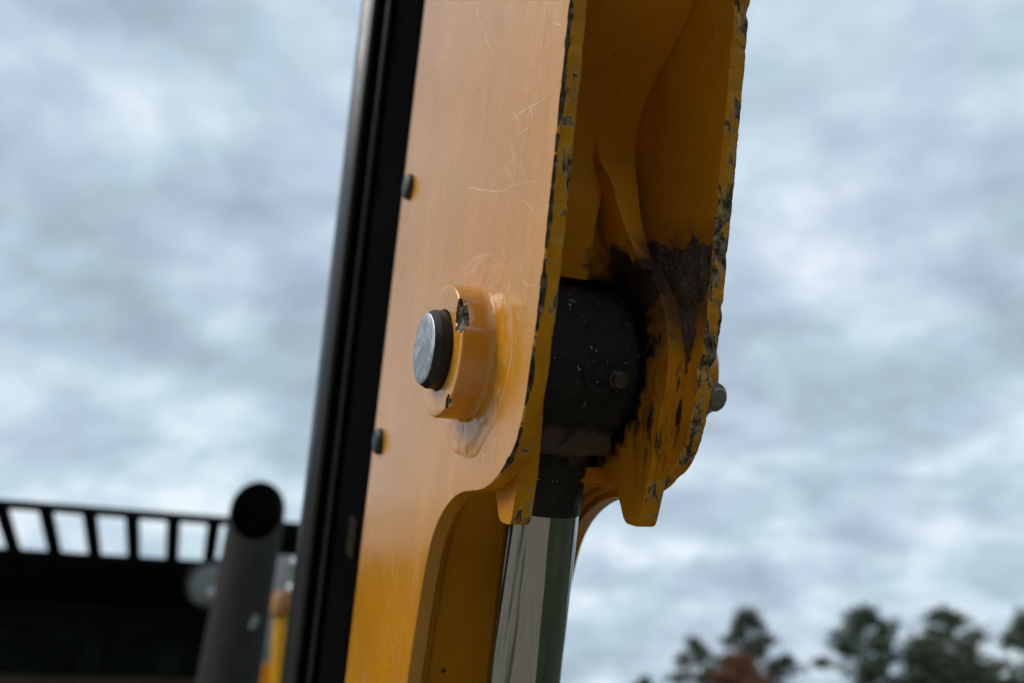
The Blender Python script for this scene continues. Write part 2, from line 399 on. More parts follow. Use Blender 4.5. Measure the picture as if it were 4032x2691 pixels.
# ------------------------------------------------------------------ the boom (its own frame: x = pin axis, y = back, z = up along the boom)
BX = Vector((.9151, .3935, .0905)); BZ = Vector((.1125, -.4664, .8774)); BX.normalize()
BZ = (BZ - BX * BZ.dot(BX)).normalized(); BY = BZ.cross(BX)
BM = Matrix((BX, BY, BZ)).transposed().to_4x4(); BM.translation = CAM + Vector((-.0217, .3471, .1850))
W, T = .0984, .0089               # width over the plates, plate thickness
FRONT = [(-.066, 1.70), (-.071, .62), (-.0735, .30), (-.0757, .161), (-.0767, .136), (-.0772, .112), (-.0781, .082), (-.0786, .063), (-.0791, .048), (-.0795, .034), (-.0790, .019), (-.0781, .0036), (-.0776, -.0098), (-.0755, -.0235), (-.0724, -.0351), (-.0665, -.0448), (-.0574, -.0530), (-.0474, -.0602), (-.0359, -.0652), (-.0215, -.0690), (-.0098, -.0724), (.0016, -.0776), (.0128, -.0853), (.0214, -.0936), (.0274, -.1019), (.0318, -.1105), (.0345, -.1187), (.0366, -.1274), (.0387, -.1383), (.0408, -.1531), (.0428, -.1695), (.0446, -.1875), (.0460, -.205), (.052, -.32), (.060, -.52), (.066, -.95)]
YB = .2015
def plate(parent, x_out, s, seed, edge_mat, paint_out, paint_in, rag):
    """flame-cut side plate with a broken, chipped front corner. s=+1: inward is +x"""
    fr = spline([(y, z) for y, z in FRONT], 10)
    fr = resample([(p.x, p.y) for p in fr], .0012)
    fr = [p for i, p in enumerate(fr) if not (abs(p.y) > .24 and i % 12)]
    loop = list(fr) + [Vector((YB, -.95)), Vector((YB, -.5)), Vector((YB, 0)), Vector((YB, .3)), Vector((YB, 1.70))]
    n = len(loop); nf = len(fr)
    A = []; co, ci, tn, cxs = [], [], [], []
    for i, p in enumerate(loop):
        if i < nf:
            a = fr[max(i - 1, 0)]; b = fr[min(i + 1, nf - 1)]; tg = (b - a).normalized(); nm = Vector((-tg.y, tg.x))   # inward
            if nm.x < 0 and p.y > 0: nm = -nm
        else: nm = Vector((-1, 0))
        if i == nf: nm = Vector((-1, 0))
        wear = 0.
        if i < nf:
            z = p.y
            wear = 1. if z > -.045 else max(0, 1 - (-.045 - z) / .02)
        q = Vector((z if i < nf else 0, seed, 0))
        big = noise.noise(Vector((p.y * 55, seed * 3.1, 1.))); med = noise.noise(Vector((p.y * 170, seed, 5.))); fine = noise.noise(Vector((p.y * 520, seed, 9.)))
        chip = max(0, noise.noise(Vector((p.y * 95, seed * 7.7, 3.))) - .2)
        c1 = .0004 + wear * max(.0002, .0006 + .0005 * big + .0004 * med + .0003 * fine + chip * .0035)
        cxs.append(.0004 + wear * max(.0003, .0011 + .0015 * big + .0008 * med + .0006 * fine + chip * .006) * (1. if rag < 1 else .45))
        c2 = .0004 + wear * rag * max(0, .0006 + .0012 * noise.noise(Vector((p.y * 120, seed, 13.))) + .0005 * fine)
        cut = wear * rag * (.00012 * med + .00014 * fine + chip * .0030)
        A.append(p + nm * cut); tn.append(nm); co.append(c1); ci.append(c2)
    rings = [[], [], [], []]
    for i in range(n):
        a, nm = A[i], tn[i]
        o1 = a + nm * co[i]; i1 = a + nm * ci[i]
        if i >= nf: o1 = a + Vector((-.0008, 0)); i1 = a + Vector((-.0008, 0))
        cx = min(cxs[i], T * .55)
        rings[0].append((x_out, o1.x, o1.y)); rings[1].append((x_out + s * cx, a.x, a.y))
        rings[2].append((x_out + s * (T - min(ci[i], T * .3)), a.x, a.y)); rings[3].append((x_out + s * T, i1.x, i1.y))
    V = [v for r in rings for v in r]; F, FM = [], []
    for j in range(3):
        for i in range(n):
            k = (i + 1) % n
            F.append((j * n + i, (j + 1) * n + i, (j + 1) * n + k, j * n + k))
            zz = V[j * n + i][2]
            front = i < nf
            if j == 0: FM.append(1 if front and cxs[i] > .0009 else 0)
            elif j == 1: FM.append(2 if front and zz > -.075 else 0)
            else: FM.append(2 if front and zz > -.06 else 3)
    F.append(tuple(range(n))); FM.append(0)
    F.append(tuple(3 * n + i for i in range(n - 1, -1, -1))); FM.append(3)
    me_o = obj('side_plate', V, F, [paint_out, CHIP, edge_mat, paint_in], parent, FM)
    bm = bmesh.new(); bm.from_mesh(me_o.data)
    big = [f for f in bm.faces if len(f.verts) > 4]
    bmesh.ops.triangulate(bm, faces=big, ngon_method='EAR_CLIP')
    bmesh.ops.recalc_face_normals(bm, faces=bm.faces)
    bm.to_mesh(me_o.data); bm.free()
    return me_o

def boom():
    root = empty('boom_arm', mat=BM)
    tag(root, 'yellow steel boom arm of two chipped plates with a pinned ear, in front', 'boom arm')
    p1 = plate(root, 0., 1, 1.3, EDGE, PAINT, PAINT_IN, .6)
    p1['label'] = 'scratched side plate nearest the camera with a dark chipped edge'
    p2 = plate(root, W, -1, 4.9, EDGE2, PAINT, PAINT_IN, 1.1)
    p2['label'] = 'greasy inner side plate with a ragged edge against the sky'
    # raised weld pad and boss on the outer face of each plate, the boss a sub-part with a milled face
    for pl, x0, s in ((p1, 0., -1), (p2, W, 1)):
        pad = [(-.0004, .0562), (.00005, .0545), (.0003, .0530), (.0005, .0512), (.0007, .0492), (.0009, .0472), (.0011, .0455), (.0012, .0435), (.0013, .0415), (.0014, .0395), (.0015, .0375), (.0015, .03)]
        v, f = lathe(pad, (x0, 0, 0), (s, 0, 0), 160, .0030, 3.4, (False, False))
        v = [Vector((q.x + s * (.0007 * noise.noise(q * 95) + .00045 * noise.noise(q * 260)) * min(1, max(0, (.0545 - math.hypot(q.y, q.z)) / .004)), q.y, q.z)) for q in v]
        obj('weld_pad', v, f, PAINT, pl, smooth=True, sharp=60)
        bs = [(.0, .0378), (.0012, .0372), (.0020, .0364), (.0030, .0357), (.0042, .0353), (.0165, .0352), (.0173, .0348), (.0177, .0342), (.0178, .030), (.0178, .0218), (.0172, .0212), (.010, .0212)]
        if s > 0: bs = [(d if d < .012 else d + .020, q) for d, q in bs[:-1]]
        v, f = lathe(bs, (x0, 0, 0), (s, 0, 0), 128, .00022, 5, (False, False))
        b = obj('boss', v, f, [PAINT, CHIP], pl, smooth=True, sharp=35)
        if s < 0:
            # dents knocked out of the rim
            fm = [0] * len(b.data.polygons); dents = ((Vector((-.0172, -.0285, .0195)), .0066), (Vector((-.0174, -.0235, -.0262)), .0030))
            bm = bmesh.new(); bm.from_mesh(b.data)
            rim = [f for f in bm.faces if min((f.calc_center_median() - d[0]).length for d in dents) < .010]
            bmesh.ops.subdivide_edges(bm, edges=list({e for f in rim for e in f.edges}), cuts=5, use_grid_fill=True)
            bmesh.ops.triangulate(bm, faces=[f for f in bm.faces if len(f.verts) > 4])
            for d, r in dents:
                for vv in bm.verts:
                    q = vv.co - d; q.x *= 1.0; L = Vector((q.x * 2.0, q.y * .8, q.z * .62)).length
                    L *= 1 + .25 * noise.noise(vv.co * 400)
                    if L < r:
                        rad = Vector((0, vv.co.y, vv.co.z)); k = (1 - L / r)
                        vv.co -= rad.normalized() * .0016 * min(1, k * 3) - Vector((.0010, 0, 0)) * min(1, k * 3)
            for ff in bm.faces:
                c = ff.calc_center_median()
                for d, r in dents:
                    q = c - d
                    L = Vector((q.x * 2.0, q.y * .8, q.z * .62)).length * (1 + .25 * noise.noise(c * 400))
                    if L < r: ff.material_index = 1
            bm.to_mesh(b.data); bm.free()
        # reinforcement: round head about the pin with a tapered tail that ends in a tooth
        xi = x0 - s * T; rh = .0575 if s < 0 else .067
        out = []
        for k in range(0, 61):
            a = R(197 - k * (197 - (-112)) / 60)      # from the front of the head over the top to the back, down to the tail
            out.append((rh * math.cos(a), rh * math.sin(a)))
        out += [(-.0310, -.0640), (-.0365, -.0705), (-.0405, -.0762), (-.0425, -.0778), (-.0445, -.0784), (-.0530, -.0776), (-.0552, -.0764), (-.0565, -.0735)] + ([(-.0582, -.0520), (-.0572, -.0330)] if s < 0 else [(-.0605, -.0520), (-.0640, -.0330)])
        n = len(out); V, F, FM = [], [], []
        ctr = Vector((sum(o[0] for o in out) / n, sum(o[1] for o in out) / n)) 
        for xx, k in ((0, 0), (.0096, 0), (.0104, .0008)):
            for i in range(n):
                a = Vector(out[i - 1]); c = Vector(out[(i + 1) % n]); tg = (c - a).normalized(); nm = Vector((tg.y, -tg.x))
                q = Vector(out[i]) + nm * k
                V.append((xi - s * xx, q.x, q.y))
        for j in range(2):
            for i in range(n):
                k = (i + 1) % n; F.append((j * n + i, (j + 1) * n + i, (j + 1) * n + k, j * n + k)); FM.append(1 if j == 0 and out[i][1] < -.070 else 0)
        F.append(tuple(2 * n + i for i in range(n))); FM.append(0)
        F.append(tuple(n - 1 - i for i in range(n))); FM.append(0)
        r_ = obj('reinforcement_plate', V, F, [PAINT_IN, EDGE2], pl, FM)
        bm = bmesh.new(); bm.from_mesh(r_.data); bmesh.ops.triangulate(bm, faces=[f for f in bm.faces if len(f.verts) > 4]); bmesh.ops.recalc_face_normals(bm, faces=bm.faces); bm.to_mesh(r_.data); bm.free()
    # two black domed plugs near the back edge of the near plate
    for z in (.1195, -.0745):
        v, f = lathe([(0, .0098), (.0022, .0098), (.0036, .0090), (.0046, .0070), (.0050, .0035), (.0051, .0008)], (0, .1785, z), (-1, 0, 0), 32)
        obj('plug', v, f, RUBBER, p1, smooth=True, sharp=40)
    # long pale scratches and fine hair scratches on the near plate
    SC = [[(.0746, .0788), (.0598, .081), (.0441, .0829), (.0434, .0945), (.0344, .0951), (.0097, .0895), (-.0173, .0846), (-.0315, .0853), (-.0531, .0833), (-.0731, .0794)],
          [(-.0760, .1250), (-.0687, .1229), (-.0528, .1213), (-.0293, .1218), (-.007, .1188), (.011, .1147)], [(-.0645, .1126), (-.0505, .1115), (-.0272, .11), (-.0042, .1073)],
          [(.0645, .2126), (.0471, .1946), (.029, .1762), (.0176, .168)], [(.029, .1762), (.0094, .1732)], [(-.0704, .1512), (-.0601, .1566)], [(-.0679, .0644), (-.0546, .0723), (-.0447, .0769)], [(-.0532, .0375), (-.0666, .0338), (-.0770, .0344)]]
    wds = [.00040, .00042, .00034, .00032, .00028, .00034, .00028, .00034]
    random.seed(12)
    for k in range(190):
        if k % 5 < 2: y, z = random.uniform(-.068, -.035), random.uniform(-.045, .20)
        elif k % 5 == 2: y, z = random.uniform(-.055, .0), random.uniform(-.060, -.040)
        else: y, z = random.uniform(-.066, .14), random.uniform(-.06, .24)
        if math.hypot(y, z) < .057: continue
        a = random.choice((1.5, 1.5, 1.62, .9)) + random.gauss(0, .16); L = random.uniform(.006, .030) * (1 if k % 4 else 1.5); cv = random.uniform(-16, 16); pl = []
        for q in range(7):
            a += cv * L / 6; y += math.cos(a) * L / 6; z += math.sin(a) * L / 6
            if y < -.073 or math.hypot(y, z) < .056 or (z < -.035 and y < -.05) or z < -.062: break
            pl.append((y, z))
        if len(pl) > 2: SC.append(pl); wds.append(random.uniform(.00012, .00028))
    V, F = [], []
    for pl, wd_ in zip(SC, wds):
        P = spline(pl, 5); m = len(P)
        for i, p in enumerate(P):
            tg = (P[min(i + 1, m - 1)] - P[max(i - 1, 0)]).normalized(); nm = Vector((-tg.y, tg.x)); w_ = wd_ * (.25 + .75 * math.sin(math.pi * i / (m - 1))) * (1 + .5 * noise.noise(Vector((p.x * 300, p.y * 300, 0)))) / 2
            V += [(-.00005, p.x + nm.x * w_, p.y + nm.y * w_), (-.00009, p.x, p.y), (-.00005, p.x - nm.x * w_, p.y - nm.y * w_)]
            if i: k = len(V); F += [(k - 6, k - 5, k - 2, k - 3), (k - 5, k - 4, k - 1, k - 2)]
    o = obj('scratches', V, F, SCRATCH, p1); o['kind'] = 'stuff'
    # curved web between the plates, with an inverted-V slot above the rod eye
    prof = spline([(1.70, -.052), (.62, -.052), (.30, -.052), (.24, -.049), (.205, -.041), (.184, -.027), (.169, -.010), (.152, .002), (.136, .005), (.118, .002), (.101, -.005), (.083, -.012), (.062, -.025), (.050, -.034)], 6)
    prof = [(p.x, p.y) for p in prof]
    def yw(z):
        for (z0, y0), (z1, y1) in zip(prof[:-1], prof[1:]):
            if z0 >= z >= z1: return y0 + (y1 - y0) * (z0 - z) / max(1e-9, z0 - z1)
        return prof[-1][1]
    def lerp_t(tab, z):
        for (z0, a), (z1, b) in zip(tab[:-1], tab[1:]):
            if z0 >= z >= z1: return a + (b - a) * (z0 - z) / (z0 - z1)
        return tab[-1][1]
    ZA = .1115
    parts = []
    def strip(zs, xl, xr, yf, captop, capbot):
        V, F = [], []; nx = 9
        for z in zs:
            a, b, y = xl(z), xr(z), yf(z)
            for i in range(nx): V.append(Vector((a + (b - a) * i / (nx - 1), y, z)))
            for i in range(nx): V.append(Vector((a + (b - a) * i / (nx - 1), y + .008, z)))
        m = 2 * nx
        for j in range(len(zs) - 1):
            for i in range(nx - 1):
                F.append((j * m + i, (j + 1) * m + i, (j + 1) * m + i + 1, j * m + i + 1))
                F.append((j * m + nx + i, j * m + nx + i + 1, (j + 1) * m + nx + i + 1, (j + 1) * m + nx + i))
            F.append((j * m, j * m + nx, (j + 1) * m + nx, (j + 1) * m))
            F.append((j * m + nx - 1, (j + 1) * m + nx - 1, (j + 1) * m + m - 1, j * m + m - 1))
        def cap(j, flip):
            q = [j * m + i for i in range(nx)] + [j * m + m - 1 - i for i in range(nx)]
            F.append(tuple(q if not flip else q[::-1]))
        if captop: cap(0, False)
        if capbot: cap(len(zs) - 1, True)
        return V, F
    zs = [1.70, 1.2, .62, .45, .30] + [.26 - i * .004 for i in range(int((.26 - ZA) / .004) + 1)] + [ZA]
    x0, x1 = T + .0004, W - T - .0004
    parts.append(strip(zs, lambda z: x0, lambda z: x1, yw, True, False))
    zl = [ZA] + [ZA - .004 * i for i in range(1, 17)]
    yl = lambda z: yw(z) if z > .095 else -.0075 - (.095 - z) * .06
    parts.append(strip(zl, lambda z: x0, lambda z: lerp_t([(ZA, .0662), (.10, .0640), (.08, .0612), (.03, .0580)], z), yl, False, True))
    v, f = join(*parts)
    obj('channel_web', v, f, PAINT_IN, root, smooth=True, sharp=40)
    # recessed plate seen through the slot
    zi = [.155 - .005 * i for i in range(22)]
    v, f = strip(zi, lambda z: x0, lambda z: x1, lambda z: (yw(z) if z > .095 else -.0075 - (.095 - z) * .06) + .0135, True, True)
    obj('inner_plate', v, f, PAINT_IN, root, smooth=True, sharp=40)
    # raised curved rib that runs down to the reinforcement of the far plate
    zr = [.152 - .0035 * i for i in range(29)]; V, F = [], []
    for k, z in enumerate(zr):
        up = min(1, max(0, (.140 - z) / .040)); up = up * up * (3 - 2 * up)
        yb_ = yw(z); yf_ = yb_ - .0130 * up + .0012 * (1 - up)
        xa = .0600 + .0095 * max(0, (.116 - z) / .045) ** .9 + .16 * max(0, z - .114); xb = x1 - .0004 - .0080 * up ** .8
        e_ = .0010 * up + .0002
        V += [(xa, yb_ + .012, z), (xa, yf_ + e_, z), (xa + e_ * .3, yf_ + e_ * .3, z), (xa + e_, yf_, z), (xb - e_, yf_, z), (xb - e_ * .3, yf_ + e_ * .3, z), (xb, yf_ + e_, z), (xb, yb_ + .012, z)]
        if k:
            m = len(V)
            for i in range(7): F.append((m - 16 + i, m - 8 + i, m - 7 + i, m - 15 + i))
    F.append(tuple(range(len(V) - 8, len(V))))
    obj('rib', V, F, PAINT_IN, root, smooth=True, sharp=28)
    # packed grease and grit over the far plate, around the head of the reinforcement
    n1_, n2_ = 110, 100; V, F, keep = [], [], []
    def gh(y, z):
        d1 = math.hypot((y + .052) / .030, (z - .050) / .021); d2 = math.hypot((y + .026) / .021, (z - .052) / .019); d3 = math.hypot((y + .058) / .015, (z - .026) / .026)
        m_ = max(1 - d1, 1 - d2, 1 - d3)
        q = Vector((y, z, 0))
        m_ += .42 * noise.noise(q * 48) + .26 * noise.noise(q * 110) + .16 * noise.noise(q * 260)
        if m_ < 0: return -1
        return min(1, m_ * 1.7) * (.0026 + .0014 * noise.noise(q * 120)) + .0009 * noise.noise(q * 420) + .0005 * noise.noise(q * 900)
    for j in range(n2_ + 1):
        for i in range(n1_ + 1):
            y = -.0775 + .075 * i / n1_; z = .002 + .078 * j / n2_; h_ = gh(y, z); keep.append(h_ > -.5)
            V.append((W - T - max(.00005, h_), y, z))
    for j in range(n2_):
        for i in range(n1_):
            q = (j * (n1_ + 1) + i, j * (n1_ + 1) + i + 1, (j + 1) * (n1_ + 1) + i + 1, (j + 1) * (n1_ + 1) + i)
            if all(keep[k] for k in q): F.append(q)
    o = obj('grease', V, F, CAKE, p2, smooth=True); o['label'] = 'brown gritty grease caked on the plate above the pin'
    v, f = box(x0, x1, .060, .068, .03, .30); obj('bulkhead', v, f, PAINT_IN, root)
    v, f = box(x0, x1, YB - .014, YB - .004, -.94, 1.69, .001); obj('back_plate', v, f, PAINT, root)
    # lower closing plate, set just inside the cut-back edge
    lo = [(-.020, -.0690), (-.0098, -.0724), (.0016, -.0776), (.0128, -.0853), (.0214, -.0936), (.0274, -.1019), (.0318, -.1105), (.0345, -.1187), (.0366, -.1274), (.0387, -.1383), (.0428, -.1695), (.0460, -.205), (.052, -.32), (.060, -.52), (.066, -.94)]
    lo = [Vector(p) for p in lo]; V, F = [], []; rows = []
    for i, p in enumerate(lo):
        tg = (lo[min(i + 1, len(lo) - 1)] - lo[max(i - 1, 0)]).normalized(); nm = Vector((-tg.y, tg.x))
        if nm.x < 0: nm = -nm
        rows.append((p + nm * .007, p + nm * .015))
    for a, b in rows: V += [(x0, a.x, a.y), (x1, a.x, a.y), (x1, b.x, b.y), (x0, b.x, b.y)]
    for i in range(len(rows) - 1):
        for k in range(4): F.append((i * 4 + k, (i + 1) * 4 + k, (i + 1) * 4 + (k + 1) % 4, i * 4 + (k + 1) % 4))
    F += [(0, 1, 2, 3), tuple(len(V) - 1 - k for k in range(4))]
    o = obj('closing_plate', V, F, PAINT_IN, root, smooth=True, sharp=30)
    for xx in (x0 + .0016, x1 - .0016):
        path = resample([(xx, a.x - .0006, a.y) for a, b in rows], .003)
        v, f = tube(path, .0033, 10, .22); obj('weld_bead', v, f, PAINT_IN, root, smooth=True)
    # pin: turned face, chamfer, blackened side; the far end with its locking bolt
    L0 = .0278
    v, f = lathe([(0, .0207), (L0 + .004, .0207), (L0 + .0055, .0207), (L0 + .0085, .0188), (L0 + .0088, .0186)], (.0102, 0, 0), (-1, 0, 0), 96, 0, 1, (False, False))
    pin = obj('pivot_pin', v, f, PINSIDE, root, smooth=True, sharp=25)
    v, f = lathe([(0, .01861), (.0003, .0182), (.00035, .012), (.0002, .004), (.0001, .0008)], (-(L0 + .0088 - .0102), 0, 0), (-1, 0, 0), 96, 0, 1, (False, True))
    obj('pin_face', v, f, PINST, pin, smooth=True, sharp=40)
    v, f = lathe([(.0, .0205), (W + .045, .0205), (W + .046, .0195)], (0, 0, 0), (1, 0, 0), 64)
    obj('pin_shaft', v, f, PINSIDE, pin, smooth=True, sharp=40)
    bl = Vector((W + .0285, .0025, -.0085))
    v, f = lathe([(.0, .0054), (.050, .0054), (.0507, .0046)], bl + Vector((0, .0, 0)), (0, -1, 0), 32)
    bolt = obj('locking_bolt', v, f, BOLTST, root, smooth=True, sharp=40)
    v, f = lathe([(.0346, .0108), (.0346, .0112), (.0366, .0112), (.0368, .0108)], bl, (0, -1, 0), 40); obj('washer', v, f, BOLTST, bolt, smooth=True, sharp=40)
    v, f = lathe([(.0370, .0088), (.0373, .0092), (.0432, .0092), (.0438, .0086)], bl, (0, -1, 0), 6); obj('nut', v, f, BOLTST, bolt)
    v, f = lathe([(.0447, .0078), (.0447, .0080), (.0468, .0080), (.0472, .0072)], bl, (0, -1, 0), 32); obj('washer', v, f, BOLTST, bolt, smooth=True, sharp=40)
    # foot of the boom, below the frame
    v, f = lathe([(-.03, .06), (W + .03, .06)], (0, .13, -.96), (1, 0, 0), 48); obj('foot_boss', v, f, PAINT, root, smooth=True, sharp=40)
    return root
boom()

def cylinder():
    root = empty('hydraulic_cylinder', mat=BM)
    tag(root, 'hydraulic cylinder with polished chrome rod and black greasy rod eye, inside the boom ear', 'hydraulic cylinder')
    # rod eye: thick ring on the pin with a square shoulder down to the rod, caked with grit
    bm = bmesh.new()
    def addm(vf):
        vs = [bm.verts.new(v) for v in vf[0]]
        for q in vf[1]:
            try: bm.faces.new([vs[i] for i in q])
            except ValueError: pass
    rows = [(0, .0212), (0, .033), (0, .0405), (.0006, .0424), (.002, .0434)] + [(.002 + .0530 * i / 24, .0436) for i in range(1, 24)] + [(.0550, .0434), (.0564, .0424), (.0570, .0405), (.0570, .033), (.0570, .0212)]
    addm(lathe(rows, (.0216, 0, 0), (1, 0, 0), 150, 0, 1, (False, False)))
    for v in bm.verts:
        n = v.normal if v.normal.length > .1 else Vector((0, v.co.y, v.co.z)).normalized()
        d = Vector((0, v.co.y, v.co.z)).normalized()
        r = math.hypot(v.co.y, v.co.z)
        if r > .038: v.co += d * (.0010 * noise.noise(v.co * 70) + .0009 * noise.noise(v.co * 200) + .0008 * noise.noise(v.co * 480))
    me = bpy.data.meshes.new('rod_eye'); bm.to_mesh(me); bm.free(); me.materials.append(GRIT)
    me.polygons.foreach_set('use_smooth', [True] * len(me.polygons))
    eye = bpy.data.objects.new('rod_eye', me); C.objects.link(eye); eye.parent = root
    def rough_box(args, cuts, amp):
        v, f = box(*args)
        b = bmesh.new(); vs = [b.verts.new(q) for q in v]
        for q in f: b.faces.new([vs[i] for i in q])
        bmesh.ops.subdivide_edges(b, edges=list(b.edges), cuts=cuts, use_grid_fill=True)
        b.normal_update()
        for q in b.verts: q.co += q.normal * amp * (noise.noise(q.co * 90) + .6 * noise.noise(q.co * 300))
        b.verts.index_update()
        r = [q.co.copy() for q in b.verts], [tuple(q.index for q in ff.verts) for ff in b.faces]; b.free(); return r
    v, f = rough_box((.0290, .0760, -.0300, .0300, -.0475, -.020, .0045, 3), 5, .0009)
    obj('rod_eye_shoulder', v, f, GRIT, eye, smooth=True, sharp=50)
    RX = .0525
    v, f = lathe([(0, .0222), (.004, .0226), (.0145, .0226), (.0160, .0215), (.0175, .0214)], (RX, 0, -.046), (0, 0, -1), 64, .0006, 5); obj('rod_collar', v, f, GRIT, root, smooth=True, sharp=50)
    v, f = lathe([(0, .02125)] + [(.004 * i, .02125 + .00015 * (i % 2)) for i in range(1, 6)] + [(.0220, .0211)], (RX, 0, -.060), (0, 0, -1), 64, .0005, 6); obj('grease_band', v, f, GRIT, root, smooth=True, sharp=50)
    v, f = lathe([(0, .0206), (.52, .0206)], (RX, 0, -.055), (0, 0, -1), 96); obj('piston_rod', v, f, CHROME, root, smooth=True, sharp=40)
    v, f = lathe([(0, .034), (.004, .037), (.05, .037), (.05, .034), (.46, .034)], (RX, 0, -.50), (0, 0, -1), 64); obj('barrel', v, f, BLACK, root, smooth=True, sharp=40)
    # grease nipple in its clogged pocket
    gx, gz = .0600, -.0035
    v, f = lathe([(.0415, .0108), (.0440, .0104), (.0446, .0090), (.0440, .0066)], (gx - .0055, 0, gz + .000), (0, -1, 0), 8, .0016, 6, (False, False)); obj('nipple_seat', v, f, GRIT, eye, smooth=True, sharp=30)
    v, f = lathe([(.042, .0044), (.0468, .0044), (.0472, .0035), (.0492, .0036), (.0500, .0044), (.0512, .0044), (.0518, .0036)], (gx + .003, 0, gz - .001), (0, -1, 0), 24, .0003, 4); obj('grease_nipple', v, f, NIPPLE, eye, smooth=True, sharp=40)
cylinder()

def guard():
    """black steel member that runs along the back of the boom"""
    root = empty('hose_guard', mat=BM)
    tag(root, 'tall black steel hose guard with a rounded pipe, running behind the yellow boom plate', 'hose guard')
    z0, z1 = -.94, 1.62
    v, f = box(.0040, .090, YB + .004, .345, z0, z1, .003); obj('channel', v, f, BLACK_M, root, smooth=True, sharp=30)
    v, f = box(-.0145, .088, .347, .357, z0, z1, .002); obj('flange', v, f, BLACK_M, root, smooth=True, sharp=30)
    v, f = tube([(-.0135, .3475, z0), (-.0135, .3475, z1)], .0042, 20); obj('edge_trim', v, f, BLACK, root, smooth=True, sharp=40)
    v, f = tube([(.0220, .405, z0), (.0220, .405, z1)], .0400, 56); obj('pipe', v, f, BLACK, root, smooth=True, sharp=40)
    v, f = tube([(-.0012, .338, z0), (-.0012, .338, z1)], .0036, 20); obj('seam_bead', v, f, BLACK, root, smooth=True, sharp=40)
    v, f = box(.0012, .0038, .235, .262, -.182, -.150, .001); obj('reflector', v, f, STICK, root)
guard()

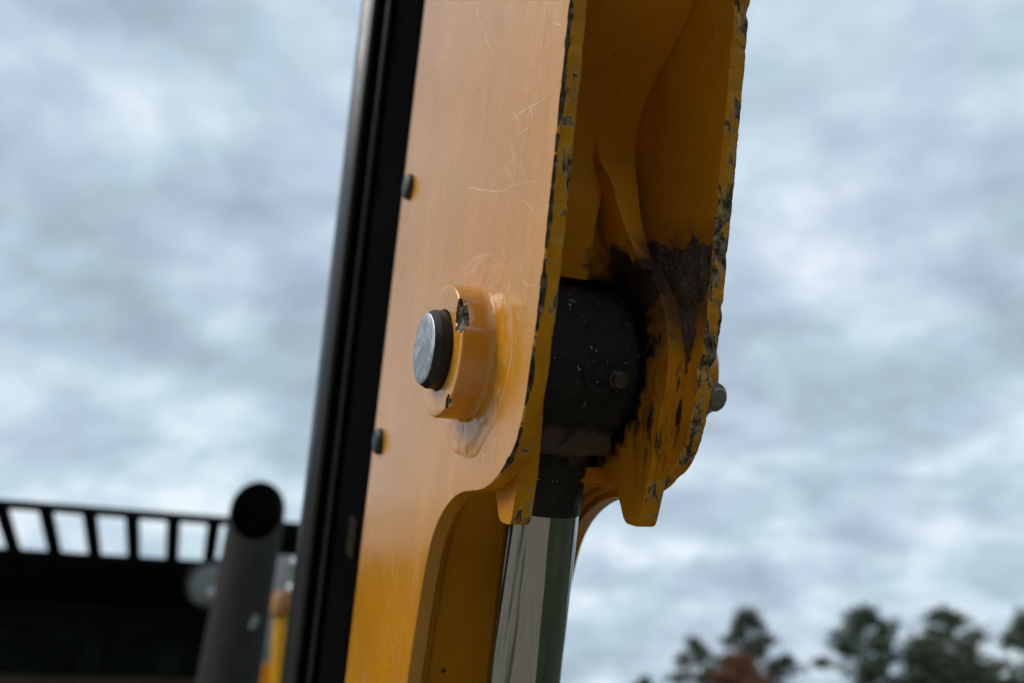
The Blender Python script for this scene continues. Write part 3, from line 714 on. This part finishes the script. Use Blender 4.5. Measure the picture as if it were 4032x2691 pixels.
# ------------------------------------------------------------------ machine cab behind, on the left
def machine():
    root = empty('machine_cab', loc=(CAM.x - 1.6, CAM.y + 3.0, 0))
    tag(root, 'black machine cab with slotted roof visor and slant-cut exhaust stack, out of focus', 'machine')
    inv = Vector(root.location)
    def put(name, vf, mat, parent=None, smooth=False, sharp=35, fm=None):
        v, f = vf; return obj(name, [Vector(p) - inv for p in v], f, mat, parent or root, fm, smooth, sharp if smooth else None)
    e = Vector((.9545, .298, 0)); g = Vector((-.415, .910, 0)); Z = Vector((0, 0, 1)); H = CAM.z + .80
    O = Vector((CAM.x - 1.137, CAM.y + 2.916, H))
    def obox(s0, s1, t0, t1, h0, h1, bev=.006):
        v, f = box(s0, s1, t0, t1, h0, h1, bev); return [O + e * p.x + g * p.y + Z * p.z for p in v], f
    smin, smax = -2.9, .62
    gs = Vector((-.344, .916, -.205))            # the visor slopes down towards the cab
    def vbox(s0, s1, t0, t1, h0, h1, bev=.005):
        v, f = box(s0, s1, t0, t1, h0, h1, bev); return [O + e * p.x + gs * p.y + Z * p.z for p in v], f
    vis = put('roof_visor', vbox(smin, smax, 0, .042, -.004, .018), CABBLK)
    put('visor_rear_rail', vbox(smin, smax, .432, 1.00, -.004, .018), CABBLK, vis)
    for k in range(-18, 2):
        q = -.046 + .151 * k
        put('roof_bar', vbox(q - .026, q + .026, .0425, .4315, 0, .014), CABBLK, vis)
    put('visor_end_panel', vbox(.1315, smax - .003, .0425, .4315, 0, .015), CABBLK, vis)
    put('roof', obox(smin, smax, .95, 2.3, -.24, -.06, .03), CABBLK)
    put('header', obox(smin + .02, smax - .02, .98, 1.06, -.30, -.205), CABBLK)
    cab = put('window_frame', obox(smin + .02, smax - .02, .985, 1.055, -1.30, -1.18), CABBLK)
    for s in (smin + .05, -1.62, -.42, smax - .08): put('cab_pillar', obox(s - .05, s + .05, .983, 1.058, -1.179, -.301), CABBLK)
    put('window_pane', obox(smin + .101, -1.671, 1.01, 1.02, -1.178, -.302, 0), GLASSD)
    put('window_pane', obox(-1.569, -.471, 1.01, 1.02, -1.178, -.302, 0), GLASSD)
    put('window_pane', obox(-.369, smax - .131, 1.01, 1.02, -1.178, -.302, 0), GLASSD)
    put('body_panel', obox(smin + .0, smax, .95, 1.0, -1.50, -.50, .02), BROWN)
    put('cab_rear', obox(smin + .03, smax - .03, 1.3, 2.25, -1.5, -.25, .03), CABBLK)
    put('chassis', obox(smin - .1, 1.5, -.2, 2.4, -2.05, -1.55, .05), CABBLK)
    for t in (0.0, 1.75): put('track', obox(smin - .2, 1.6, t, t + .45, -2.30, -1.75, .18), CABBLK)
    v, f = box(CAM.x - .10, CAM.x + .16, CAM.y + .74, CAM.y + 2.95, .46, .80, .03); put('boom_mount', (v, f), CABBLK)
    # exhaust stack: slant-cut tube with soot inside
    cx, cy, zc = CAM.x - .630, CAM.y + 1.80, CAM.z + .520
    seg = 72; V, F, FM = [], [], []
    def ring(r, zf):
        for i in range(seg):
            a = 2 * math.pi * i / seg; x, y = r * math.cos(a), r * math.sin(a); V.append(Vector((cx + x, cy + y, zf(x, y))))
    cut = lambda x, y: zc + 1.45 * (.94 * y - .33 * x)
    ring(.0700, lambda x, y: CAM.z - .75); ring(.0680, lambda x, y: CAM.z + .10); ring(.0655, lambda x, y: zc - .16); ring(.0655, cut); ring(.0625, cut); ring(.0615, lambda x, y: zc - .30)
    for j in range(5):
        for i in range(seg):
            k = (i + 1) % seg; F.append((j * seg + i, j * seg + k, (j + 1) * seg + k, (j + 1) * seg + i)); FM.append(1 if j == 4 else 0)
    F.append(tuple(5 * seg + i for i in range(seg))); FM.append(1)
    st = put('exhaust_stack', (V, F), [STACK, SOOT], None, True, 35, FM)
    put('stack_clamp', lathe([(0, .0755), (.03, .0755)], (cx, cy, CAM.z - .25), (0, 0, 1), 48), STACK, st, True)
    put('clamp_bolt', tube([(cx + .052, cy - .060, CAM.z + .235), (cx + .060, cy - .058, CAM.z + .262)], .007, 12), GREY, st, True)
    # work lamp half hidden behind the stack
    lc = Vector((CAM.x - .985, CAM.y + 2.5, CAM.z + .475)); ax = Vector((.25, -.93, -.05)).normalized()
    lamp = put('work_lamp', lathe([(-.07, .04), (-.02, .076), (.02, .080), (.024, .077), (.024, .071)], lc, ax, 48, 0, 1, (True, False)), CABBLK, None, True)
    put('lamp_lens', lathe([(.012, .071), (.018, .050), (.022, .02)], lc, ax, 40), GREY, lamp, True)
    put('lamp_bulb', lathe([(.02, .020), (.034, .016), (.038, .006)], lc + Vector((.012, 0, -.03)), ax, 24), LENS, lamp, True)
    put('lamp_bracket', tube([lc + Vector((.0, .08, .02)), lc + Vector((.10, .55, .10)), lc + Vector((.12, 1.4, .12))], .02, 12), CABBLK, lamp, True)
    # grey perforated bracket to the right of the stack
    bk = put('step_bracket', box(CAM.x - .722, CAM.x - .640, CAM.y + 2.28, CAM.y + 2.30, CAM.z + .10, CAM.z + .520, .008), GREY, None, True)
    for zz in (.495, .42): put('bracket_bolt', lathe([(0, .014), (.008, .014), (.011, .009)], (CAM.x - .656, CAM.y + 2.28, CAM.z + zz), (0, -1, 0), 16), ZINC, bk, True)
    # yellow grab rail with a faded cap and a bright bolt
    gx, gy = CAM.x - .592, CAM.y + 2.0
    gr = put('grab_rail', tube([(gx + .055, gy, CAM.z - .55), (gx + .022, gy, CAM.z + .14), (gx + .004, gy, CAM.z + .345)], .0265, 24), YEL, None, True)
    put('rail_cap', lathe([(0, .0375), (.030, .0385), (.052, .033), (.058, .02)], (gx + .006, gy, CAM.z + .305), (-.05, 0, 1), 32), CAPT, gr, True)
    put('rail_bolt', tube([(gx + .030, gy - .02, CAM.z + .335), (gx + .066, gy - .035, CAM.z + .305)], .0125, 14), ZINC, gr, True)
    put('rail_post', tube([(gx - .035, gy + .03, CAM.z - .55), (gx - .030, gy + .03, CAM.z + .19)], .016, 16), YEL, gr, True)
    put('rail_hose', tube([(gx + .085, gy + .12, CAM.z - .5), (gx + .075, gy + .12, CAM.z + .34), (gx + .07, gy + .3, CAM.z + .42)], .03, 16), CABBLK, gr, True)
machine()

# ------------------------------------------------------------------ trees
def tuft(V, F, c, r, n, size, flat=.55):
    for _ in range(n):
        d = Vector((random.gauss(0, 1), random.gauss(0, 1), random.gauss(0, flat)))
        d = d * (r * random.random() ** .5 / max(.4, d.length))
        p = c + d; a = Vector((random.uniform(-1, 1), random.uniform(-1, 1), random.uniform(-.6, .6))).normalized()
        b = a.cross(Vector((random.uniform(-1, 1), random.uniform(-1, 1), random.uniform(-1, 1)))).normalized()
        s = size * random.uniform(.6, 1.3); k = len(V)
        V += [p - a * s, p - b * s * .35, p + a * s, p + b * s * .35]; F.append((k, k + 1, k + 2, k + 3))
def pine(name, x, y, h, spread, crown_len, seed, mat, label, cat, group, dens=1., lean=0.):
    random.seed(seed)
    root = empty(name, loc=(x, y, -.1)); tag(root, label, cat, group)
    path = [Vector((lean * (i / 8) ** 2 + .12 * math.sin(i + seed), .1 * math.cos(i * 1.3 + seed), h * .97 * i / 8)) for i in range(9)]
    rad = [h * .016 * (1 - .86 * i / 8) for i in range(9)]
    parts = [tube(path, rad, 8)]; V, F = [], []
    nb = int(15 * dens) + 6
    for k in range(nb):
        u = k / (nb - 1); z = h - crown_len * (1 - u) ** .9
        b0 = path[0].lerp(path[-1], min(1, z / (h * .97))); b0 = Vector((lean * (z / h) ** 2, 0, z))
        a = k * 2.4 + random.uniform(-.5, .5)
        prof = (math.sin(math.pi * min(1, .22 + .78 * u)) ** .7) * (1 - .25 * u)
        L = spread * prof * random.uniform(.65, 1.05) + .15
        tip = b0 + Vector((math.cos(a) * L, math.sin(a) * L, L * random.uniform(.10, .45)))
        mid = b0.lerp(tip, .5) + Vector((0, 0, -.06 * L))
        parts.append(tube([b0, mid, tip], [.05, .035, .012], 5))
        for q in range(5 + int(L * 3.0)):
            w = random.uniform(.35, 1.05); c = b0.lerp(tip, w) + Vector((random.gauss(0, .16), random.gauss(0, .16), random.gauss(.05, .12))) * max(.6, L * .55)
            tuft(V, F, c, random.uniform(.34, .70), int(30 * dens), .14)
    tuft(V, F, Vector((lean, 0, h - .25)), .5, int(70 * dens), .16, .8)
    v, f = join(*parts); obj('trunk', v, f, BARK, root, smooth=True)
    obj('crown', V, F, mat, root)
G = 'pine trees beyond the lot'
pine('pine_tree', 12.28, 53.6, 8.0, 2.0, 5.2, 3, PINE, 'small round-topped pine left of the rust-brown tree', 'tree', G, 1.0)
pine('pine_tree', 13.82, 46.0, 8.7, 2.9, 6.0, 11, PINE, 'tall green pine rising behind the rust-brown tree', 'tree', G, 1.3)
pine('pine_tree', 9.74, 59.2, 6.0, 1.8, 3.8, 5, PINE, 'low distant pine just right of the chrome rod, only its tip showing', 'tree', G, 1.0)
pine('pine_tree', 17.75, 40.2, 7.9, 2.7, 5.2, 23, PINE, 'dense leaning pine with a bushy flat-sided crown, right of the rust-brown tree', 'tree', G, 1.25, .5)
pine('pine_tree', 24.23, 43.7, 8.4, 3.0, 4.6, 31, PINE, 'airy spreading pine with layered branches near the right corner', 'tree', G, .95)
pine('pine_tree', 25.4, 38.4, 7.3, 2.4, 4.2, 41, PINE, 'pine cut off by the right edge of the picture', 'tree', G, 1.1)
pine('pine_tree', 29.6, 52.0, 6.4, 3.4, 4.2, 57, PINE, 'low broad pine in the bottom right corner under the airy pine', 'tree', G, 1.3)
pine('pine_tree', 20.6, 39.2, 6.2, 2.2, 4.4, 61, PINE, 'short dark pine filling the gap between the leaning and the airy pine', 'tree', G, 1.3)
pine('rust_tree', 10.85, 38.4, 5.35, 2.1, 4.6, 71, RUST, 'small rust-brown leafed tree in front of the tall pine', 'tree', None, 2.2)

def wood():
    """wooded edge of the lot, beside and behind the camera"""
    random.seed(99); V, F = [], []
    for k in range(150):
        a = R(52 + (322 - 52) * k / 149 + random.uniform(-1, 1)); d = random.uniform(24, 32); h = random.uniform(5.5, 8.5)
        if k > 112: h *= .40; d += 8
        if k < 8: h *= .4 + k * .07
        c0 = Vector((math.sin(a) * d, math.cos(a) * d, 0))
        for q in range(44):
            z = h * random.random() ** .8; r = 2.1 * (1 - .55 * z / h)
            c = c0 + Vector((random.gauss(0, .55) * r, random.gauss(0, .55) * r, z))
            tuft(V, F, c, 1.0, 20, .30, 1.)
    tag(obj('tree_line', V, F, WOOD), 'mass of mixed green woodland around the edge of the lot', 'woodland', None, 'stuff')
wood()
